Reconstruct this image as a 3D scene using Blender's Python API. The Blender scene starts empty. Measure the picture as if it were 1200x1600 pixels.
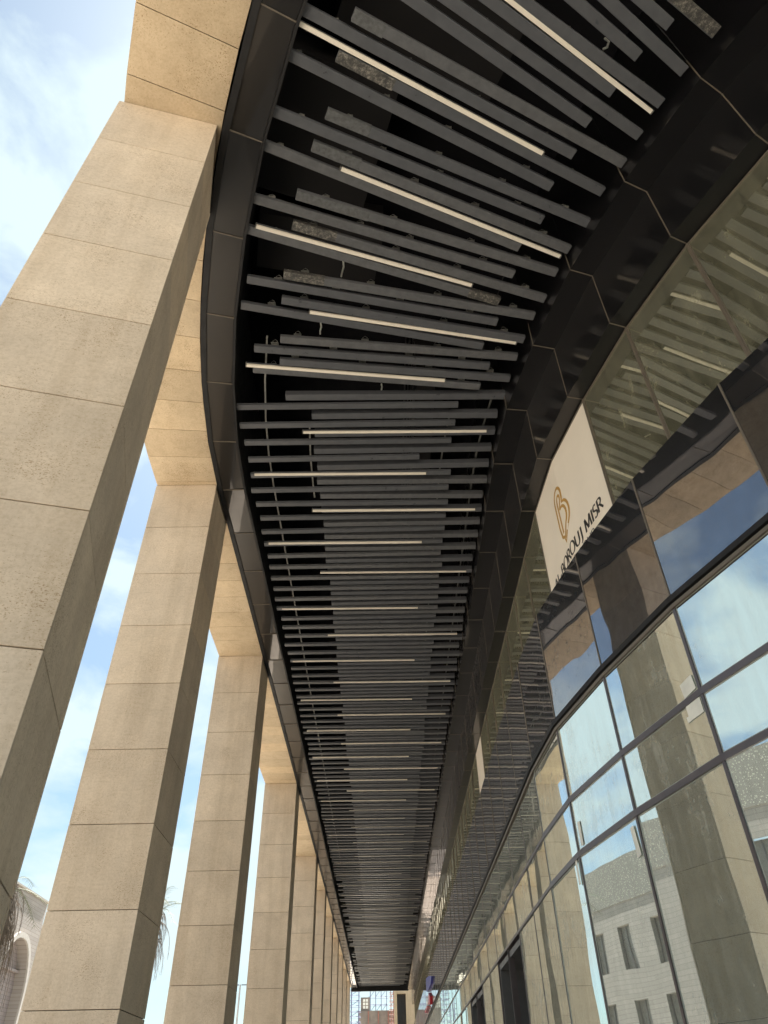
import bpy, math, random
from mathutils import Vector, Matrix
import mathutils.noise as mnoise
random.seed(7)
scene = bpy.context.scene
S = 8.0            # one layout unit = 8 m
CH = 1.6           # camera height
R_ = math.radians

# ------------------------------------------------------------------ camera
rt = (0.99987496, -0.01363666, 0.00800722)
fw = (0.0027331, 0.64774516, 0.76185217)
up = (-0.01557576, -0.76173502, 0.64770144)
cam_d = bpy.data.cameras.new("Camera")
cam = bpy.data.objects.new("Camera", cam_d)
scene.collection.objects.link(cam)
M = Matrix(((rt[0], -rt[1], -rt[2]), (fw[0], -fw[1], -fw[2]), (up[0], -up[1], -up[2])))
cam.matrix_world = Matrix.Translation((0, 0, CH)) @ M.to_4x4()
cam_d.sensor_fit = 'HORIZONTAL'
cam_d.sensor_width = 36.0
cam_d.lens = 36.0 * 1115.0 / 1200.0
cam_d.clip_start = 0.05
cam_d.clip_end = 3000
scene.camera = cam

# ------------------------------------------------------------------ world
SUN_EL, SUN_DIR = R_(66), Vector((0.20, 0.98, 0)).normalized()
w = bpy.data.worlds.new("World")
scene.world = w
w.use_nodes = True
nt = w.node_tree
nt.nodes.clear()
wo = nt.nodes.new('ShaderNodeOutputWorld')
bg = nt.nodes.new('ShaderNodeBackground')
sky = nt.nodes.new('ShaderNodeTexSky')
sky.sky_type = 'NISHITA'
sky.sun_disc = False
sky.sun_elevation = SUN_EL
sky.sun_rotation = math.atan2(SUN_DIR.x, SUN_DIR.y)
sky.air_density = 1.0
sky.dust_density = 1.6
sky.ozone_density = 0.8
tc = nt.nodes.new('ShaderNodeTexCoord')
mp = nt.nodes.new('ShaderNodeMapping')
mp.inputs['Scale'].default_value = (1.0, 1.0, 1.9)
mp.inputs['Location'].default_value = (2.2, 6.4, 0.1)
nt.links.new(tc.outputs['Generated'], mp.inputs['Vector'])
n1 = nt.nodes.new('ShaderNodeTexNoise')
n1.inputs['Scale'].default_value = 4.3
n1.inputs['Detail'].default_value = 9
n1.inputs['Roughness'].default_value = 0.56
n1.inputs['Distortion'].default_value = 0.25
nt.links.new(mp.outputs[0], n1.inputs['Vector'])
cr = nt.nodes.new('ShaderNodeValToRGB')
cr.color_ramp.elements[0].position = 0.44
cr.color_ramp.elements[0].color = (0.10, 0.10, 0.10, 1)
cr.color_ramp.elements[1].position = 0.58
cr.color_ramp.elements[1].color = (0.92, 0.92, 0.92, 1)
nt.links.new(n1.outputs[0], cr.inputs[0])
mx = nt.nodes.new('ShaderNodeMixRGB')
mx.inputs[2].default_value = (5.1, 5.35, 5.7, 1)
nt.links.new(cr.outputs[0], mx.inputs[0])
nt.links.new(sky.outputs[0], mx.inputs[1])
tn = nt.nodes.new('ShaderNodeMixRGB')
tn.blend_type = 'MULTIPLY'
tn.inputs[0].default_value = 1.0
tn.inputs[2].default_value = (0.92, 1.04, 1.0, 1)
nt.links.new(mx.outputs[0], tn.inputs[1])
nt.links.new(tn.outputs[0], bg.inputs[0])
bg.inputs[1].default_value = 0.052
nt.links.new(bg.outputs[0], wo.inputs[0])

sl = bpy.data.lights.new("Sun", 'SUN')
sl.energy = 5.0
sl.angle = R_(0.6)
sl.color = (1.0, 0.955, 0.89)
sun = bpy.data.objects.new("Sun", sl)
scene.collection.objects.link(sun)
sd = Vector((SUN_DIR.x * math.cos(SUN_EL), SUN_DIR.y * math.cos(SUN_EL), math.sin(SUN_EL)))
sun.rotation_euler = sd.to_track_quat('Z', 'Y').to_euler()
sun.location = (-40, 30, 60)

scene.view_settings.view_transform = 'Standard'
scene.view_settings.look = 'None'
scene.view_settings.exposure = 1.85
scene.view_settings.gamma = 1
scene.view_settings.use_curve_mapping = False
scene.render.engine = 'CYCLES'
scene.cycles.max_bounces = 10
scene.cycles.glossy_bounces = 6
scene.cycles.diffuse_bounces = 5

# ------------------------------------------------------------------ materials
def new_mat(name):
    m = bpy.data.materials.new(name)
    m.use_nodes = True
    return m, m.node_tree, m.node_tree.nodes['Principled BSDF']

def add_noise(t, scale, detail=6, rough=0.6, vec=None, coords='Object'):
    n = t.nodes.new('ShaderNodeTexNoise')
    n.inputs['Scale'].default_value = scale
    n.inputs['Detail'].default_value = detail
    n.inputs['Roughness'].default_value = rough
    if vec is None:
        c = t.nodes.new('ShaderNodeNewGeometry')
        t.links.new(c.outputs['Position'], n.inputs['Vector'])
    else:
        t.links.new(vec, n.inputs['Vector'])
    return n

def ramp(t, src, stops):
    r = t.nodes.new('ShaderNodeValToRGB')
    e = r.color_ramp.elements
    while len(e) > 1:
        e.remove(e[-1])
    e[0].position, e[0].color = stops[0][0], (*stops[0][1], 1)
    for p, c in stops[1:]:
        q = e.new(p)
        q.color = (*c, 1)
    t.links.new(src, r.inputs[0])
    return r

def mixc(t, fac, a, b, mode='MIX'):
    m = t.nodes.new('ShaderNodeMixRGB')
    m.blend_type = mode
    for i, v in ((0, fac), (1, a), (2, b)):
        if hasattr(v, 'links'):
            t.links.new(v, m.inputs[i])
        elif isinstance(v, tuple):
            m.inputs[i].default_value = (*v, 1)
        else:
            m.inputs[i].default_value = v
    return m.outputs[0]

def bump(t, p, src, strength, dist):
    b = t.nodes.new('ShaderNodeBump')
    b.inputs['Strength'].default_value = strength
    b.inputs['Distance'].default_value = dist
    t.links.new(src, b.inputs['Height'])
    t.links.new(b.outputs[0], p.inputs['Normal'])
    return b

def stone(name, base, var=0.12, island=True, pits=True):
    m, t, p = new_mat(name)
    lo = tuple(c * (1 - var) for c in base)
    hi = tuple(min(1, c * (1 + var * 0.7)) for c in base)
    big = add_noise(t, 1.7, 5, 0.6)
    col = ramp(t, big.outputs[0], [(0.3, lo), (0.7, hi)]).outputs[0]
    fine = add_noise(t, 38, 6, 0.75)
    fr = ramp(t, fine.outputs[0], [(0.33, (0.86, 0.84, 0.80)), (0.55, (1, 1, 1)), (0.8, (1.05, 1.05, 1.04))]).outputs[0]
    col = mixc(t, 1.0, col, fr, 'MULTIPLY')
    if island:
        g = t.nodes.new('ShaderNodeNewGeometry')
        ir = ramp(t, g.outputs['Random Per Island'], [(0, (0.88, 0.865, 0.84)), (0.5, (0.98, 0.98, 0.98)), (1, (1.06, 1.035, 0.99))]).outputs[0]
        col = mixc(t, 1.0, col, ir, 'MULTIPLY')
    # veins lying flat in the stone
    c = t.nodes.new('ShaderNodeNewGeometry')
    mpn = t.nodes.new('ShaderNodeMapping')
    mpn.inputs['Scale'].default_value = (5, 5, 30)
    t.links.new(c.outputs['Position'], mpn.inputs['Vector'])
    v = add_noise(t, 1.6, 5, 0.65, vec=mpn.outputs[0])
    vr = ramp(t, v.outputs[0], [(0.36, (0.93, 0.92, 0.9)), (0.5, (1, 1, 1))]).outputs[0]
    col = mixc(t, 0.75, col, vr, 'MULTIPLY')
    mps = t.nodes.new('ShaderNodeMapping')
    mps.inputs['Scale'].default_value = (4.5, 4.5, 0.35)
    t.links.new(c.outputs['Position'], mps.inputs['Vector'])
    st = add_noise(t, 1.2, 6, 0.6, vec=mps.outputs[0])
    sr = ramp(t, st.outputs[0], [(0.38, (0.90, 0.885, 0.86)), (0.52, (1, 1, 1))]).outputs[0]
    col = mixc(t, 0.8, col, sr, 'MULTIPLY')
    if pits:
        mpp = t.nodes.new('ShaderNodeMapping')
        mpp.inputs['Scale'].default_value = (1, 1, 1.9)
        t.links.new(c.outputs['Position'], mpp.inputs['Vector'])
        pz = add_noise(t, 75, 3, 0.6, vec=mpp.outputs[0])
        msk = add_noise(t, 2.1, 4, 0.6)
        ad = t.nodes.new('ShaderNodeMath')
        ad.operation = 'MULTIPLY_ADD'
        t.links.new(msk.outputs[0], ad.inputs[0])
        ad.inputs[1].default_value = 0.42
        t.links.new(pz.outputs[0], ad.inputs[2])
        pr = ramp(t, ad.outputs[0], [(0.545, (0.62, 0.54, 0.45)), (0.585, (1, 1, 1))]).outputs[0]
        col = mixc(t, 0.9, col, pr, 'MULTIPLY')
        bump(t, p, ad.outputs[0], 0.10, 0.003)
    t.links.new(col, p.inputs['Base Color'])
    p.inputs['Roughness'].default_value = 0.78
    p.inputs['Specular IOR Level'].default_value = 0.3
    return m

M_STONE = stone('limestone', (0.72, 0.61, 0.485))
M_SOFF = stone('limestone_soffit', (0.67, 0.545, 0.385), 0.10)  # same limestone tinted warmer, the soffit's ground bounce put into the colour
M_JOINT = new_mat('dark_joint')[0]  # dark joint colour of the core behind the slabs
M_JOINT.node_tree.nodes['Principled BSDF'].inputs['Base Color'].default_value = (0.10, 0.075, 0.05, 1)
M_JOINT.node_tree.nodes['Principled BSDF'].inputs['Roughness'].default_value = 0.9

def plain(name, col, rough=0.5, metal=0.0, var=0.12, nscale=6, spec=0.5):
    m, t, p = new_mat(name)
    n = add_noise(t, nscale, 5, 0.6)
    c = ramp(t, n.outputs[0], [(0.3, tuple(x * (1 - var) for x in col)), (0.7, tuple(min(1, x * (1 + var)) for x in col))])
    t.links.new(c.outputs[0], p.inputs['Base Color'])
    rr = ramp(t, n.outputs[0], [(0.3, (rough * 0.85,) * 3), (0.7, (min(1, rough * 1.15),) * 3)])
    t.links.new(rr.outputs[0], p.inputs['Roughness'])
    p.inputs['Metallic'].default_value = metal
    p.inputs['Specular IOR Level'].default_value = spec
    return m

def gloss_panel(name, base, refl, wave=0.02, rough=0.015, tint=(1, 1, 1), fres=0.5):
    """dark polished cladding: a mirror coat over a dark body, slightly wavy"""
    m, t, p = new_mat(name)
    p.inputs['Base Color'].default_value = (*base, 1)
    p.inputs['Roughness'].default_value = 0.35
    gl = t.nodes.new('ShaderNodeBsdfGlossy')
    gl.inputs['Color'].default_value = (*tint, 1)
    gl.inputs['Roughness'].default_value = rough
    n = add_noise(t, 0.75, 2, 0.5)
    b = t.nodes.new('ShaderNodeBump')
    b.inputs['Strength'].default_value = 1.0
    b.inputs['Distance'].default_value = wave
    t.links.new(n.outputs[0], b.inputs['Height'])
    t.links.new(b.outputs[0], gl.inputs['Normal'])
    lw = t.nodes.new('ShaderNodeLayerWeight')
    lw.inputs[0].default_value = 0.5
    pw = t.nodes.new('ShaderNodeMath')
    pw.operation = 'POWER'
    pw.inputs[1].default_value = 4.5
    t.links.new(lw.outputs['Facing'], pw.inputs[0])
    mr = t.nodes.new('ShaderNodeMapRange')
    t.links.new(pw.outputs[0], mr.inputs[0])
    mr.inputs[3].default_value = refl[0]
    mr.inputs[4].default_value = refl[1]
    # dust and smears dull the mirror a little
    d = add_noise(t, 9, 7, 0.7)
    dr = ramp(t, d.outputs[0], [(0.35, (0.82,) * 3), (0.65, (1,) * 3)])
    mu = t.nodes.new('ShaderNodeMath')
    mu.operation = 'MULTIPLY'
    t.links.new(mr.outputs[0], mu.inputs[0])
    t.links.new(dr.outputs[0], mu.inputs[1])
    ms = t.nodes.new('ShaderNodeMixShader')
    t.links.new(mu.outputs[0], ms.inputs[0])
    t.links.new(p.outputs[0], ms.inputs[1])
    t.links.new(gl.outputs[0], ms.inputs[2])
    t.links.new(ms.outputs[0], t.nodes['Material Output'].inputs[0])
    return m

def glass_mat(name, refl, tintr, trans, dust, dustc, wave=0.02):
    m, t, p = new_mat(name)
    t.nodes.remove(p)
    gl = t.nodes.new('ShaderNodeBsdfGlossy')
    gl.inputs['Color'].default_value = (*tintr, 1)
    gl.inputs['Roughness'].default_value = 0.008
    tr = t.nodes.new('ShaderNodeBsdfTransparent')
    tr.inputs['Color'].default_value = (*trans, 1)
    df = t.nodes.new('ShaderNodeBsdfDiffuse')
    # vertical streaks and smeared dust
    c = t.nodes.new('ShaderNodeNewGeometry')
    mpn = t.nodes.new('ShaderNodeMapping')
    mpn.inputs['Scale'].default_value = (6, 6, 0.7)
    t.links.new(c.outputs['Position'], mpn.inputs['Vector'])
    n = add_noise(t, 2.2, 8, 0.7, vec=mpn.outputs[0])
    n2 = add_noise(t, 1.3, 8, 0.72)
    df.inputs['Color'].default_value = (*dustc, 1)
    dr = ramp(t, n.outputs[0], [(0.3, (dust * 0.55,) * 3), (0.75, (dust * 1.5,) * 3)])
    dr2 = ramp(t, n2.outputs[0], [(0.5, (0.8,) * 3), (0.72, (1.9,) * 3)])
    df_f = mixc(t, 1.0, dr.outputs[0], dr2.outputs[0], 'MULTIPLY')
    w_ = add_noise(t, 0.7, 2, 0.5)
    b = t.nodes.new('ShaderNodeBump')
    b.inputs['Strength'].default_value = 1.0
    b.inputs['Distance'].default_value = wave
    t.links.new(w_.outputs[0], b.inputs['Height'])
    t.links.new(b.outputs[0], gl.inputs['Normal'])
    lw = t.nodes.new('ShaderNodeLayerWeight')
    lw.inputs[0].default_value = 0.5
    mr = t.nodes.new('ShaderNodeMapRange')
    t.links.new(lw.outputs['Facing'], mr.inputs[0])
    mr.inputs[3].default_value = refl[0]
    mr.inputs[4].default_value = refl[1]
    ms = t.nodes.new('ShaderNodeMixShader')
    t.links.new(mr.outputs[0], ms.inputs[0])
    t.links.new(tr.outputs[0], ms.inputs[1])
    t.links.new(gl.outputs[0], ms.inputs[2])
    m2 = t.nodes.new('ShaderNodeMixShader')
    t.links.new(df_f, m2.inputs[0])
    t.links.new(ms.outputs[0], m2.inputs[1])
    t.links.new(df.outputs[0], m2.inputs[2])
    t.links.new(m2.outputs[0], t.nodes['Material Output'].inputs[0])
    return m

M_GLASS = glass_mat('coated_glass', (0.74, 0.97), (0.86, 0.95, 0.93), (0.30, 0.34, 0.31), 0.27, (0.56, 0.58, 0.52), 0.003)
M_GLASS2 = glass_mat('dusty_glass', (0.22, 0.8), (0.92, 0.95, 0.86), (0.25, 0.27, 0.22), 0.26, (0.40, 0.39, 0.27), 0.002)
M_BLACK = gloss_panel('black_spandrel_glass', (0.006, 0.006, 0.007), (0.25, 0.95), 0.0055, tint=(0.95, 0.95, 1.0))
M_PANEL = gloss_panel('polished_black_panel', (0.005, 0.005, 0.006), (0.02, 0.9), 0.010, tint=(1.0, 0.95, 0.93), rough=0.02)
M_FASC = gloss_panel('polished_fascia_panel', (0.010, 0.009, 0.009), (0.038, 0.9), 0.005, tint=(1.0, 0.95, 0.93), rough=0.025)
M_MULL = plain('anodised_mullion', (0.13, 0.115, 0.12), 0.35, 0.6)
M_TRIM = plain('seam_trim', (0.135, 0.115, 0.09), 0.5, 0.0)
M_BLK = plain('matt_black_paint', (0.008, 0.008, 0.009), 0.7)
M_VOID = plain('black_painted_void', (0.006, 0.006, 0.008), 0.85, spec=0.15)
M_DUCT = plain('black_duct', (0.017, 0.016, 0.017), 0.6, spec=0.3)
M_SLAT = plain('grey_powder_coat', (0.098, 0.103, 0.114), 0.32, 0.0, 0.10, 9)
M_SLAT2 = plain('grey_powder_coat_dusty', (0.110, 0.114, 0.122), 0.42, 0.0, 0.16, 14)
M_BAR = plain('opal_diffuser', (0.86, 0.80, 0.69), 0.45, 0.0, 0.04)
M_GALV = plain('galvanised_steel', (0.13, 0.13, 0.12), 0.7, 0.0, 0.25, 20)
M_RAIL = plain('pale_steel', (0.26, 0.26, 0.24), 0.7, 0.0, 0.25, 20)
M_SIGN = plain('cream_vinyl', (0.87, 0.80, 0.69), 0.5, 0.0, 0.03, 2)
M_GOLD = plain('gold_print', (0.50, 0.29, 0.07), 0.5)
M_INK = plain('black_print', (0.025, 0.022, 0.02), 0.5)
M_PAPER = plain('white_paper', (0.75, 0.76, 0.70), 0.7)
M_INT = plain('bare_plaster', (0.30, 0.27, 0.21), 0.9, 0, 0.2, 2)
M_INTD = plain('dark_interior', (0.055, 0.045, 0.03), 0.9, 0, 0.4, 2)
M_FLOOR = plain('terrazzo_floor', (0.42, 0.38, 0.32), 0.5, 0, 0.08, 3)

def film_mat():
    m, t, p = new_mat('peeling_film')
    n = add_noise(t, 17, 8, 0.85)
    c = ramp(t, n.outputs[0], [(0.42, (0.06, 0.06, 0.06)), (0.52, (0.12, 0.115, 0.105)), (0.62, (0.36, 0.34, 0.30))])
    t.links.new(c.outputs[0], p.inputs['Base Color'])
    p.inputs['Roughness'].default_value = 0.35
    p.inputs['Metallic'].default_value = 0.2
    bump(t, p, n.outputs[0], 0.5, 0.01)
    return m
M_FILM = film_mat()
M_SMEAR = plain('dusty_smear', (0.10, 0.105, 0.11), 0.6, 0.0, 0.35, 22)

def perf_mat():
    m, t, p = new_mat('perforated_metal')
    g = t.nodes.new('ShaderNodeNewGeometry')
    v = t.nodes.new('ShaderNodeTexVoronoi')
    v.inputs['Scale'].default_value = 9
    v.inputs['Randomness'].default_value = 0.9
    t.links.new(g.outputs['Position'], v.inputs['Vector'])
    c = ramp(t, v.outputs['Distance'], [(0.22, (0.60, 0.57, 0.46)), (0.30, (0.25, 0.23, 0.20))])
    t.links.new(c.outputs[0], p.inputs['Base Color'])
    p.inputs['Roughness'].default_value = 0.6
    return m
M_PERF = perf_mat()

def brick_mat(name, a, b, mort, sc=1.0, axis='YZ'):
    m, t, p = new_mat(name)
    g = t.nodes.new('ShaderNodeNewGeometry')
    sp = t.nodes.new('ShaderNodeSeparateXYZ')
    cb = t.nodes.new('ShaderNodeCombineXYZ')
    t.links.new(g.outputs['Position'], sp.inputs[0])
    t.links.new(sp.outputs['Y' if axis == 'YZ' else 'X'], cb.inputs[0])
    t.links.new(sp.outputs['Z'], cb.inputs[1])
    br = t.nodes.new('ShaderNodeTexBrick')
    br.inputs['Color1'].default_value = (*a, 1)
    br.inputs['Color2'].default_value = (*b, 1)
    br.inputs['Mortar'].default_value = (*mort, 1)
    br.inputs['Scale'].default_value = sc
    br.inputs['Mortar Size'].default_value = 0.012
    br.inputs['Brick Width'].default_value = 1.3
    br.inputs['Row Height'].default_value = 0.22
    t.links.new(cb.outputs[0], br.inputs['Vector'])
    t.links.new(br.outputs[0], p.inputs['Base Color'])
    p.inputs['Roughness'].default_value = 0.85
    return m
M_WBRICK = brick_mat('white_brick', (0.42, 0.375, 0.335), (0.37, 0.33, 0.295), (0.27, 0.24, 0.21))
M_RECESS = brick_mat('recess_brick', (0.36, 0.31, 0.29), (0.31, 0.27, 0.26), (0.22, 0.19, 0.18))

# ------------------------------------------------------------------ mesh helpers
class MB:
    def __init__(self):
        self.v, self.f, self.mi = [], [], []
    def face(self, pts, mi=0):
        n = len(self.v)
        self.v += [tuple(p) for p in pts]
        self.f.append(tuple(range(n, n + len(pts))))
        self.mi.append(mi)
    def hexa(self, a, mi=0):
        """a: 8 points, bottom ring 0-3, top ring 4-7"""
        a = [Vector(p) for p in a]
        if (a[1] - a[0]).cross(a[3] - a[0]).dot(a[4] - a[0]) < 0:
            a = [a[0], a[3], a[2], a[1], a[4], a[7], a[6], a[5]]
        n = len(self.v)
        self.v += [tuple(p) for p in a]
        for q in ((3, 2, 1, 0), (4, 5, 6, 7), (0, 1, 5, 4), (1, 2, 6, 5), (2, 3, 7, 6), (3, 0, 4, 7)):
            self.f.append(tuple(n + i for i in q))
            self.mi.append(mi)
    def box(self, x0, x1, y0, y1, z0, z1, mi=0):
        self.hexa([(x0, y0, z0), (x1, y0, z0), (x1, y1, z0), (x0, y1, z0), (x0, y0, z1), (x1, y0, z1), (x1, y1, z1), (x0, y1, z1)], mi)
    def obox(self, o, ux, uy, a0, a1, b0, b1, z0, z1, mi=0):
        """box in a plan frame: o + ux*a + uy*b"""
        pt = lambda a, b, z: (o[0] + ux[0] * a + uy[0] * b, o[1] + ux[1] * a + uy[1] * b, z)
        self.hexa([pt(a0, b0, z0), pt(a1, b0, z0), pt(a1, b1, z0), pt(a0, b1, z0), pt(a0, b0, z1), pt(a1, b0, z1), pt(a1, b1, z1), pt(a0, b1, z1)], mi)
    def bar(self, p, q, wd, h, mi=0):
        """bar from p to q: width wd sideways, height h rising from the line"""
        p, q = Vector(p), Vector(q)
        d = (q - p).normalized()
        if abs(d.z) > 0.95:
            s = Vector((1, 0, 0))
        else:
            s = d.cross(Vector((0, 0, 1))).normalized()
        u = s.cross(d).normalized()
        s *= wd / 2
        u *= h
        self.hexa([p - s, p + s, q + s, q - s, p - s + u, p + s + u, q + s + u, q - s + u], mi)
    def tube(self, pts, rad, n=8, mi=0):
        rings = []
        pts = [Vector(p) for p in pts]
        rad = rad if isinstance(rad, (list, tuple)) else [rad] * len(pts)
        for i, p in enumerate(pts):
            d = (pts[min(i + 1, len(pts) - 1)] - pts[max(i - 1, 0)]).normalized()
            s = d.cross(Vector((0.31, 0.2, 0.93))).normalized()
            u = s.cross(d)
            b = len(self.v)
            for k in range(n):
                a = 2 * math.pi * k / n
                self.v.append(tuple(p + (s * math.cos(a) + u * math.sin(a)) * rad[i]))
            rings.append(b)
        for i in range(len(rings) - 1):
            for k in range(n):
                self.f.append((rings[i] + k, rings[i] + (k + 1) % n, rings[i + 1] + (k + 1) % n, rings[i + 1] + k))
                self.mi.append(mi)
        self.f.append(tuple(rings[0] + k for k in range(n)))
        self.mi.append(mi)
        self.f.append(tuple(rings[-1] + k for k in reversed(range(n))))
        self.mi.append(mi)
    def build(self, name, mats, parent=None, origin=None, bevel=0):
        if parent is not None and origin is None:
            origin = wloc(parent)
        if origin is None:
            xs = [v[0] for v in self.v]; ys = [v[1] for v in self.v]; zs = [v[2] for v in self.v]
            origin = Vector(((min(xs) + max(xs)) / 2, (min(ys) + max(ys)) / 2, min(zs)))
        origin = Vector(origin)
        me = bpy.data.meshes.new(name)
        me.from_pydata([(v[0] - origin.x, v[1] - origin.y, v[2] - origin.z) for v in self.v], [], self.f)
        if not isinstance(mats, (list, tuple)):
            mats = [mats]
        for m in mats:
            me.materials.append(m)
        for p, i in zip(me.polygons, self.mi):
            p.material_index = i
        me.update()
        o = bpy.data.objects.new(name, me)
        scene.collection.objects.link(o)
        if parent is not None:
            o.parent = parent
            o.location = origin - wloc(parent)
        else:
            o.location = origin
        if bevel:
            b = o.modifiers.new('Bevel', 'BEVEL')
            b.width = bevel
            b.segments = 2
            b.limit_method = 'ANGLE'
        return o

def wloc(o):
    l = Vector(o.location)
    while o.parent is not None:
        o = o.parent
        l += Vector(o.location)
    return l

def tag(o, label, cat, group=None):
    o['label'] = label
    o['category'] = cat
    if group:
        o['group'] = group
    return o

def thing(name, loc, label, cat, group=None):
    o = bpy.data.objects.new(name, None)
    o.empty_display_size = 0.3
    scene.collection.objects.link(o)
    o.location = loc
    return tag(o, label, cat, group)

def W(x, y, z):
    return Vector((x * S, y * S, z * S + CH))

# ------------------------------------------------------------------ ground
def sheet(name, x0, x1, y0, y1, z, m, kind='structure'):
    b = MB()
    b.face([(x0, y0, z), (x1, y0, z), (x1, y1, z), (x0, y1, z)])
    o = b.build(name, m)
    o['kind'] = kind
    return o

def paving_mat(name, a, j, size):
    m, t, p = new_mat(name)
    g = t.nodes.new('ShaderNodeNewGeometry')
    br = t.nodes.new('ShaderNodeTexBrick')
    br.inputs['Color1'].default_value = (*a, 1)
    br.inputs['Color2'].default_value = (*[c * 0.9 for c in a], 1)
    br.inputs['Mortar'].default_value = (*j, 1)
    br.inputs['Scale'].default_value = 1.0
    br.inputs['Brick Width'].default_value = size
    br.inputs['Row Height'].default_value = size / 2
    br.inputs['Mortar Size'].default_value = 0.012
    t.links.new(g.outputs['Position'], br.inputs['Vector'])
    n = add_noise(t, 0.8, 6, 0.65)
    c = ramp(t, n.outputs[0], [(0.3, (0.8, 0.79, 0.77)), (0.7, (1, 1, 1))])
    t.links.new(mixc(t, 1.0, br.outputs[0], c.outputs[0], 'MULTIPLY'), p.inputs['Base Color'])
    p.inputs['Roughness'].default_value = 0.75
    return m

M_GROUND = plain('sandy_ground', (0.47, 0.42, 0.34), 0.95, 0, 0.15, 0.2)
M_PAVE = paving_mat('beige_paving', (0.62, 0.555, 0.47), (0.3, 0.27, 0.23), 1.2)
M_WALK = paving_mat('grey_walkway', (0.17, 0.165, 0.16), (0.06, 0.06, 0.06), 0.9)
M_ROAD = plain('asphalt', (0.055, 0.055, 0.057), 0.9, 0, 0.2, 3)
sheet('ground', -900, 900, -600, 1400, 0.0, M_GROUND)
sheet('pavement', -12, 14, -40, 90, 0.012, M_PAVE)
sheet('walkway', -2.7, 14, -6, 72, 0.018, M_WALK)  # unseen floor strip, added dark to keep bounce off the column sides
sheet('road', -22, -13.5, -80, 160, 0.006, M_ROAD)
kb = MB()
kb.box(-12.3, -12.0, -40, 90, 0.0, 0.14)
kb.box(-22.3, -22.0, -80, 160, 0.0, 0.14)
kb.build('kerb', M_FLOOR)['kind'] = 'structure'

# ------------------------------------------------------------------ facade plan
CX, CY = 1.45, 1.0
RB = 1.237
CHORD = {0: 2.8, 1: 10.6, 2: 14.2, 3: 20.0, 4: 26.0}
def chord_ang(k):
    """plan direction of the facade panel between joints k and k+1"""
    if k < 0:
        return 0.0
    return R_(CHORD.get(k, 26.0 + 6.6 * (k - 4)))
BASE = {0: Vector((CX - RB, 1.0))}
for k in range(0, 16):
    a = chord_ang(k)
    BASE[k + 1] = BASE[k] + Vector((math.sin(a), -math.cos(a))) * 0.1425
for k in range(0, -60, -1):
    BASE[k - 1] = BASE[k] + Vector((0, 0.143))
def joint_ang(k):
    return (chord_ang(k - 1) + chord_ang(k)) / 2
def rdir(k):
    """inward direction (into the building) at joint k"""
    a = joint_ang(k)
    return Vector((math.cos(a), math.sin(a)))
def J(R, k):
    half = (chord_ang(k) - chord_ang(k - 1)) / 2
    return BASE[k] + rdir(k) * ((RB - R) / math.cos(half))
def JP(R, u):
    k = math.floor(u)
    return J(R, k).lerp(J(R, k + 1), u - k)
R1, R2, R4 = 1.223, 1.186, 1.16
KMAX, KMIN = 13, -52
zb, zt, T2, T1, GZ = 0.376, 0.535, 0.281, 0.222, -CH / S
z12, z34 = 0.97, 0.849
near_first = sorted(range(KMIN, KMAX), key=lambda k: abs(k - 1.5))
vis_rank = {k: i for i, k in enumerate([k for k in near_first if k <= 5] + [k for k in near_first if k > 5])}

bld = thing('showroom_building', W(0.30, 1.0, GZ), 'curved black and glass showroom front on the right with two glazed levels', 'building')

def quad_panel(k, Ra, za, Rb, zc, thick, gap, m, name, tilt=0.0, parent=None, over=0.0):
    """one cladding panel of module k, from (Ra,za) to (Rb,zc), thickness inward"""
    a0, a1, b0, b1 = J(Ra, k), J(Ra, k + 1), J(Rb, k), J(Rb, k + 1)
    g = gap / S
    def sh(p, q, d):
        v = (q - p).normalized() * d
        return p + v, q - v
    a0, a1 = sh(a0, a1, g)
    b0, b1 = sh(b0, b1, g)
    P = [W(a0.x, a0.y, za), W(a1.x, a1.y, za), W(b1.x, b1.y, zc), W(b0.x, b0.y, zc)]
    cen = sum(P, Vector()) / 4
    nrm = (P[1] - P[0]).cross(P[3] - P[0]).normalized()
    if tilt:
        rx = random.gauss(0, tilt)
        ry = random.gauss(0, tilt)
        e1 = (P[1] - P[0]).normalized()
        e2 = nrm.cross(e1)
        P = [p + nrm * ((p - cen).dot(e2) * math.tan(rx) + (p - cen).dot(e1) * math.tan(ry)) for p in P]
    return P, nrm

def panel_mesh(mb, P, nrm, thick):
    cc = Vector((CX * S, CY * S, P[0].z))
    inward = nrm if nrm.dot(cc - P[0]) > 0 else -nrm
    if abs(nrm.z) > 0.9:
        inward = Vector((0, 0, 1))
    Q = [p + inward * thick for p in P]
    mb.hexa(P + Q)

PANES = {}
doors = {-3: 1, -4: 1, -7: 1, -8: 1}

def layer(name, ks, Ra, za, Rb, zc, m, thick=0.03, gap=0.004, tilt=0.0, cap=100, skip=()):
    """a run of panels, at most `cap` as own parts, the rest in one part"""
    ks = sorted([k for k in ks if k not in skip], key=lambda k: vis_rank[k])
    rest = MB()
    for i, k in enumerate(ks):
        P, n = quad_panel(k, Ra, za, Rb, zc, thick, gap, m, name, tilt)
        if i < cap:
            b = MB()
            panel_mesh(b, P, n, thick)
            PANES[(name, round(za, 3), k)] = b.build(name, m, bld, origin=P[0])
        else:
            panel_mesh(rest, P, n, thick)
    if rest.v:
        rest.build(name, m, bld)['kind'] = 'stuff'

allk = list(range(KMIN, KMAX))
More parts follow.
